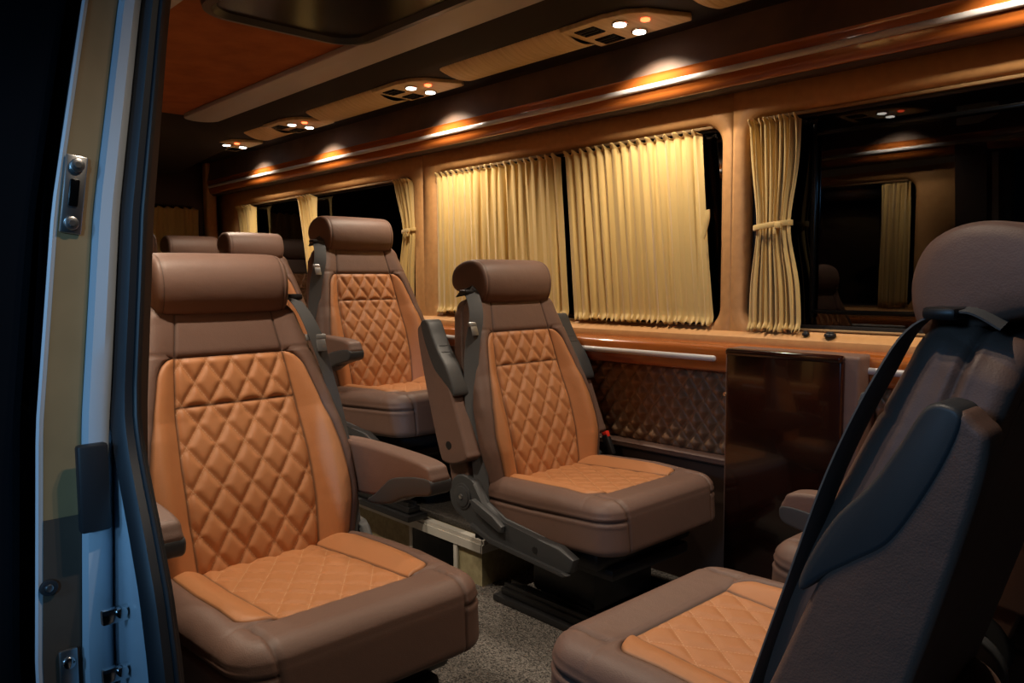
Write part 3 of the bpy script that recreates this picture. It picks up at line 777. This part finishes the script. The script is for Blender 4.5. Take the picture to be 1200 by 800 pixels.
# ------------------------------------------------------------------ folding table cassette
t = empty('folding_table', (-1.075, 2.08, 0)); tag(t, 'glossy dark mahogany fold-away table cabinet with brown leather edges on the far wall', 'table')
bm = bmesh.new(); add_box(bm, (0, .035, .40), (.405, .11, .80), .012, 3); bmobj('case', bm, 'brown', t)
bm = bmesh.new(); add_box(bm, (-.012, -.026, .42), (.352, .022, .735), .008, 3); bmobj('front_panel', bm, 'mahogany', t)
bm = bmesh.new(); add_box(bm, (-.012, -.030, .79), (.352, .030, .022), .009, 3); bmobj('top_edge', bm, 'mahogany', t)
bm = bmesh.new(); add_cyl(bm, (.204, -.0, .660), .006, .006, 'x', 14, bev=.002); bmobj('latch_button', bm, 'chrome', t)
bm = bmesh.new(); add_cyl(bm, (-.196, -.022, .66), .006, .010, 'y', 14, bev=.002); bmobj('latch_button', bm, 'chrome', t)
# knobs on the sill
for x, w, lab in ((-1.085, .022, 'small flat black knob on the sill below the tied curtain'), (-1.012, .036, 'larger round black knob on the sill under the right window')):
    t = empty('sill_knob', (x, 2.183, .8385)); tag(t, lab, 'knob', 'black knobs on the sill')
    bm = bmesh.new(); add_cyl(bm, (0, 0, .005), w/2, .010, 'z', 24, r2=w*.42, bev=.003); bmobj('disc', bm, 'blackp', t)
    bm = bmesh.new(); add_cyl(bm, (0, 0, .0115), w*.30, .005, 'z', 20, bev=.0015); bmobj('cap', bm, 'rubber', t)
# ------------------------------------------------------------------ curtains
def curtain(name, label, x0, x1, y, z0, z1, folds, amp, group, tie=None, xb=None, seed=0, axis='x', head=.018):
    """x0..x1 at the top; xb = (x0,x1) at the bottom; tie=(z, x0, x1)"""
    rnd = random.Random(seed); t = empty(name, (0, 0, 0)); tag(t, label, 'curtain', group)
    na = folds*16; nz = 60
    ph = [0]
    for i in range(folds): ph.append(ph[-1]+rnd.uniform(.75, 1.25))
    ph = [p/ph[-1]*folds for p in ph]
    am = [rnd.choice((.35, .6, .8, 1.0, 1.5)) for _ in range(folds+2)]
    fr = [(rnd.uniform(3, 11), rnd.uniform(0, 6.3), rnd.uniform(-5, 5)) for _ in range(5)]
    xb = xb or (x0, x1)
    vs = []
    zt = [z1, z1-.003, z1-.008, z1-.013, z1-head, z1-head-.005]+lin(z1-head-.012, z0+.035, nz)+[z0+.026, z0+.020, z0+.014, z0+.007, z0]
    for z in zt:
        k = (z1-z)/(z1-z0)
        a0 = x0+(xb[0]-x0)*k; a1 = x1+(xb[1]-x1)*k
        if tie:
            tz, t0, t1 = tie; q = math.exp(-((z-tz)/.15)**2) if z > tz else math.exp(-((z-tz)/.13)**2)
            a0 += (t0-a0)*q; a1 += (t1-a1)*q
        hd = max(0, (z-(z1-head))/head)
        for i in range(na+1):
            u = i/na; pi_ = u*folds; c = int(min(pi_, folds-1e-6)); f = pi_-c
            xw = (ph[c]+(ph[c+1]-ph[c])*f)/folds
            s_ = f*f*(3-2*f)
            body = am[c]*(1-s_)+am[c+1]*s_
            up = math.exp(-k/.10)
            A_ = amp*(1.5*up+body*(1-up)*(1 if tie else .8))
            w = math.cos(2*PI*pi_); w = math.copysign(abs(w)**.8, w)
            n2 = sum(.16*math.sin(a*u*folds/3+b+cc*k*.6) for a, b, cc in fr)*min(1, .2+k*3)
            yy = y+A_*w+amp*n2
            zz = z
            if hd > 0: zz = z-.016*(.5+.5*w)*hd; yy = y+amp*1.5*w-.010*hd
            if z < z0+.024: h2 = (z0+.024-z)/.024; yy += .008*math.sin(2*PI*pi_*1.7+seed)*h2-.010*h2; zz += .006*math.sin(2*PI*pi_*1.5+seed)*h2
            X = a0+(a1-a0)*(.5*xw+.5*u)+.0025*math.sin(2*PI*pi_*1.7+k*5)
            vs.append((X, yy, zz))
    n = na+1; fs = [(j*n+i, j*n+i+1, (j+1)*n+i+1, (j+1)*n+i) for j in range(len(zt)-1) for i in range(na)]
    if axis == 'y': vs = [(XR+.035+(v[1]), v[0], v[2]) for v in vs]
    o = mk('cloth', vs, fs, 'cloth', t)
    s_ = o.modifiers.new('thick', 'SOLIDIFY'); s_.thickness = .0012; s_.offset = 0
    if tie:
        tz, t0, t1 = tie
        cx, hw = (t0+t1)/2, (t1-t0)/2+.006
        pts = [(cx+hw*math.cos(a), y+.026*math.sin(a), tz+.006*math.cos(a)) for a in lin(0, 2*PI, 20)]+[(cx+hw, y, tz+.006)]
        ribbon('tieback', pts, .016, .003, (0, 0, 1), 'cloth', t, 2)
        bm = bmesh.new(); add_box(bm, (cx+hw*.5, y-.027, tz-.002), (.020, .008, .018), .003); add_box(bm, (cx+hw*.35, y-.027, tz-.018), (.009, .005, .022), .002, rot=None); bmobj('knot', bm, 'cloth', t)
    return t
G = 'cream satin curtains'
curtain('window_curtain', 'wide cream curtain drawn across the left half of the middle window', -2.865, -2.095, 2.198, .862, 1.488, 20, .0065, G, seed=3, xb=(-2.86, -2.04))
c2 = curtain('window_curtain', 'wide cream curtain drawn across the right half of the middle window, loose tie', -2.07, -1.465, 2.198, .858, 1.488, 16, .0065, G, seed=8, xb=(-2.012, -1.405))
ribbon('tieback', [(-1.418, 2.172, 1.225), (-1.416, 2.170, 1.20), (-1.426, 2.172, 1.165), (-1.436, 2.172, 1.135)], .018, .003, [(1, 0, .3)]*4, 'cloth', c2, 3)
curtain('window_curtain', 'narrow gathered cream curtain tied at mid-height, left edge of the right window', -1.285, -1.125, 2.196, .850, 1.487, 10, .010, G, tie=(1.165, -1.260, -1.148), seed=5, xb=(-1.280, -1.105))
curtain('window_curtain', 'tied cream curtain at the pillar behind the platform seat', -3.19, -3.05, 2.196, .862, 1.487, 6, .012, G, tie=(1.24, -3.12, -3.03), seed=6, xb=(-3.06, -2.94) if 0 else (-3.15, -3.055))
curtain('window_curtain', 'narrow cream curtain in the middle of the rearmost side window', -4.16, -3.97, 2.196, .862, 1.487, 5, .012, G, seed=12, xb=(-4.06, -3.93))
curtain('window_curtain', 'cream curtain in the far rear corner of the side windows', -4.98, -4.74, 2.196, .862, 1.487, 6, .012, G, seed=13, xb=(-4.92, -4.70))
curtain('window_curtain', 'shaded cream curtain closed across the rear door window', 1.40, 2.045, 0, .9, 1.495, 12, .008, G, seed=15, axis='y')
curtain('window_curtain', 'cream curtain tied at the front edge of the near-side window, seen only reflected', -1.66, -1.52, .364, .852, 1.487, 7, .012, G, tie=None, seed=21)
# curtain rails
for (x0, x1, *_), Y in ((W1, YF), (W2, YF), (W3, YF), (NW2, YN)):
    s = 1 if Y > 1 else -1
    trim_n[0] += 1; bm = bmesh.new(); add_box(bm, ((x0+x1)/2, Y+s*.016, 1.490), (x1-x0-.08, .012, .010), .003); struct(bmobj('trim_%d' % trim_n[0], bm, 'primer'))
    trim_n[0] += 1; bm = bmesh.new(); add_box(bm, ((x0+x1)/2, Y+s*.022, .853), (x1-x0-.08, .030, .006), .002); struct(bmobj('trim_%d' % trim_n[0], bm, 'primer'))
# ------------------------------------------------------------------ overhead lamp units and pleated covers
LAMPS = [(-.50, 1.947), (-1.556, 1.947), (-2.622, 1.940), (-3.620, 1.935), (-4.401, 1.935)]
names = ['lamp unit just outside the upper right, above the right window', 'brightest overhead lamp unit, between two beige covers above the middle window', 'second overhead lamp unit from the front, above the drawn curtains', 'third overhead lamp unit, towards the rear of the cabin', 'smallest, rearmost overhead lamp unit']
def light(name, typ, loc, energy, col, size=.05, rot=(0, 0, 0), spot=None, blend=.5):
    l = bpy.data.lights.new(name, typ); l.energy = energy; l.color = col
    if typ == 'AREA': l.size = size
    else: l.shadow_soft_size = size
    if spot: l.spot_size = spot; l.spot_blend = blend
    o = bpy.data.objects.new(name, l); COL.objects.link(o); o.location = loc; o.rotation_euler = rot; return o
WARM = (1, .83, .64)
SL = math.radians(1.0)
def soffit_z(y): return interp(y, [1.84, 2.075], [1.797, 1.793])
def lamp_unit(x, y, label, mir=False):
    yy = 2*YC-y if mir else y; sg = -1 if mir else 1
    t = empty('lamp_unit', (x, yy, soffit_z(y)-.002)); t.rotation_euler = (-SL*sg, 0, 0)
    tag(t, label, 'lamp', 'overhead lamp units')
    bm = bmesh.new()
    pts = [(-.195, -.108), (-.02, -.108), (.06, -.095), (.11, -.060), (.175, .070), (.160, .095), (-.195, .095)]
    if mir: pts = [(a, -b) for a, b in pts]
    add_prism(bm, pts, -.014, .002, 'z', bev=.004); bmobj('housing', bm, 'beige', t)
    for (vx, vy) in ((-.118, -.050), (-.118, .048)):
        v = box('air_vent', (vx, vy*sg, -.015), (.080, .060, .006), 'vent', t, .002)
        bm = bmesh.new()
        for k in range(3): add_box(bm, (vx, vy*sg-.018+.018*k, -.019), (.068, .003, .004), .001)
        bmobj('vent_slats', bm, 'blackp', v)
    for (vx, vy) in ((.0, -.048), (.0, .048)):
        bm = bmesh.new(); add_cyl(bm, (vx, vy*sg, -.017), .026, .007, 'z', 28, bev=.002); r_ = bmobj('lamp_ring', bm, 'chrome', t)
        bm = bmesh.new(); add_cyl(bm, (vx, vy*sg, -.0215), .020, .004, 'z', 28, bev=.001); bmobj('bulb', bm, 'lamp', r_)
    bm = bmesh.new(); add_cyl(bm, (.075, -.020*sg, -.017), .014, .006, 'z', 16, bev=.002); bmobj('red_indicator', bm, 'redglow', t)
    return t
for (x, y), n_ in zip(LAMPS, names): lamp_unit(x, y, n_)
NEARL = [(-.50, 1.947), (-1.556, 1.947), (-2.622, 1.947), (-3.62, 1.947)]
for (x, y) in NEARL: lamp_unit(x, y, 'overhead lamp unit above the near side, out of the photo', True)
def cover(x0, x1, label):
    """curved beige slatted cover with a rounded rear end"""
    t = empty('ceiling_cover', ((x0+x1)/2, 1.937, soffit_z(1.94)+.003)); t.rotation_euler = (-SL, 0, 0)
    tag(t, label, 'cover', 'beige overhead covers')
    L = (x1-x0); nx, ny = int(L/.0035), 14; vs = []
    for i in range(nx+1):
        x = -L/2+L*i/nx; e = x+L/2
        y0 = -.100; y1 = .100
        if e < .06: kk = math.sqrt(max(0, 1-((.06-e)/.06)**2)); y0 *= .6+.4*kk; y1 *= .6+.4*kk
        for j in range(ny+1):
            y = y0+(y1-y0)*j/ny; u = (y-y0)/(y1-y0)
            vs.append((x, y, .004-.038*max(0, math.sin(PI*u))**.7*min(1, e/.05)**.5-.0012*math.sin(2*PI*x/.014)))
    n = ny+1; fs = [(i*n+j, i*n+j+1, (i+1)*n+j+1, (i+1)*n+j) for i in range(nx) for j in range(ny)]
    o = mk('slatted_skin', vs, fs, 'beige', t); s_ = o.modifiers.new('t', 'SOLIDIFY'); s_.thickness = .004
    return t
cover(-1.31, -.69, 'beige slatted overhead cover cut by the top edge of the photo')
cover(-2.41, -1.745, 'beige slatted overhead cover between the two brightest lamp units')
cover(-3.43, -2.81, 'beige slatted overhead cover between the second and third lamp units')
cover(-4.12, -3.80, 'short beige overhead cover nearest the rear of the cabin')
for i, (x, y) in enumerate(LAMPS):
    for (vx, vy) in ((.0, -.048), (.0, .048)):
        light('spot', 'SPOT', (x+vx, y+vy, soffit_z(y)-.035), 15, WARM, .012, (math.radians(6), 0, 0), math.radians(125), .75)
for i, (x, y) in enumerate(NEARL):
    for (vx, vy) in ((.0, -.048), (.0, .048)):
        light('spot', 'SPOT', (x+vx, 2*YC-y-vy, soffit_z(y)-.035), 8 if i == 0 else 24, WARM, .012, (math.radians(-6), 0, 0), math.radians(125), .75)
# roof hatch
t = empty('roof_hatch', (-2.05, 1.265, 1.86)); tag(t, 'dark glass roof hatch with a black rounded frame in the orange ceiling', 'hatch')
def rrect(hx, hy, r, n=8):
    out = []
    for cx, cy, a0 in ((hx-r, hy-r, 0), (-hx+r, hy-r, 90), (-hx+r, -hy+r, 180), (hx-r, -hy+r, 270)):
        for i in range(n+1): a = math.radians(a0+90*i/n); out.append((cx+r*math.cos(a), cy+r*math.sin(a)))
    return out
A_, B_ = rrect(.46, .300, .13), rrect(.43, .270, .10); C_ = rrect(.415, .255, .09)
vs = [(x, y, 0) for x, y in A_]+[(x*.99, y*.99, -.022) for x, y in A_]+[(x, y, -.026) for x, y in B_]+[(x, y, -.006) for x, y in C_]
n = len(A_); fs = [(k*n+i, k*n+(i+1) % n, (k+1)*n+(i+1) % n, (k+1)*n+i) for k in range(3) for i in range(n)]
sharp(mk('frame', vs, fs, 'blackp', t), 40)
bm = bmesh.new(); add_prism(bm, C_, -.010, -.004, 'z'); bmobj('pane', bm, 'vent', t)
# ------------------------------------------------------------------ lights
# blue street light outside, from the rear left of the photographer
light('street_lamp', 'AREA', (-.25, -2.6, 1.9), 22, (.22, .55, 1.0), .4, (math.radians(72), 0, math.radians(8)))
sl = light('yard_lamp', 'SPOT', (3.4, -4.0, 2.3), 560, (.26, .60, 1.0), .08, spot=math.radians(9.0), blend=.7)  # added unseen spot: narrow blue cone kept to the door jamb
sl.rotation_euler = (Vector((-1.2, .06, .92))-Vector((3.4, -4.0, 2.3))).to_track_quat('-Z', 'Y').to_euler()
w = bpy.data.worlds.new('night'); sc.world = w; w.use_nodes = True
w.node_tree.nodes['Background'].inputs[0].default_value = (.10, .2, .4, 1); w.node_tree.nodes['Background'].inputs[1].default_value = .012
# ------------------------------------------------------------------ camera
yaw, pit, rol = math.radians(42.9), math.radians(4.6), math.radians(-.35)
F = Vector((-math.cos(yaw)*math.cos(pit), math.sin(yaw)*math.cos(pit), -math.sin(pit)))
R = Vector((math.sin(yaw), math.cos(yaw), 0)); U = R.cross(F)
R2 = math.cos(rol)*R+math.sin(rol)*U; U2 = R2.cross(F)
cam = bpy.data.cameras.new('camera'); co = bpy.data.objects.new('camera', cam); COL.objects.link(co)
cam.lens = 915/1200*36; cam.sensor_width = 36; cam.clip_start = .02
m4 = Matrix((R2, U2, -F)).transposed().to_4x4(); m4.translation = Vector((0, 0, 1.01)); co.matrix_world = m4
sc.camera = co
sc.view_settings.view_transform = 'Standard'; sc.view_settings.look = 'None'; sc.view_settings.gamma = 1; sc.view_settings.use_curve_mapping = False
sc.view_settings.exposure = 0
sc.cycles.max_bounces = 6; sc.cycles.caustics_reflective = False; sc.cycles.caustics_refractive = False
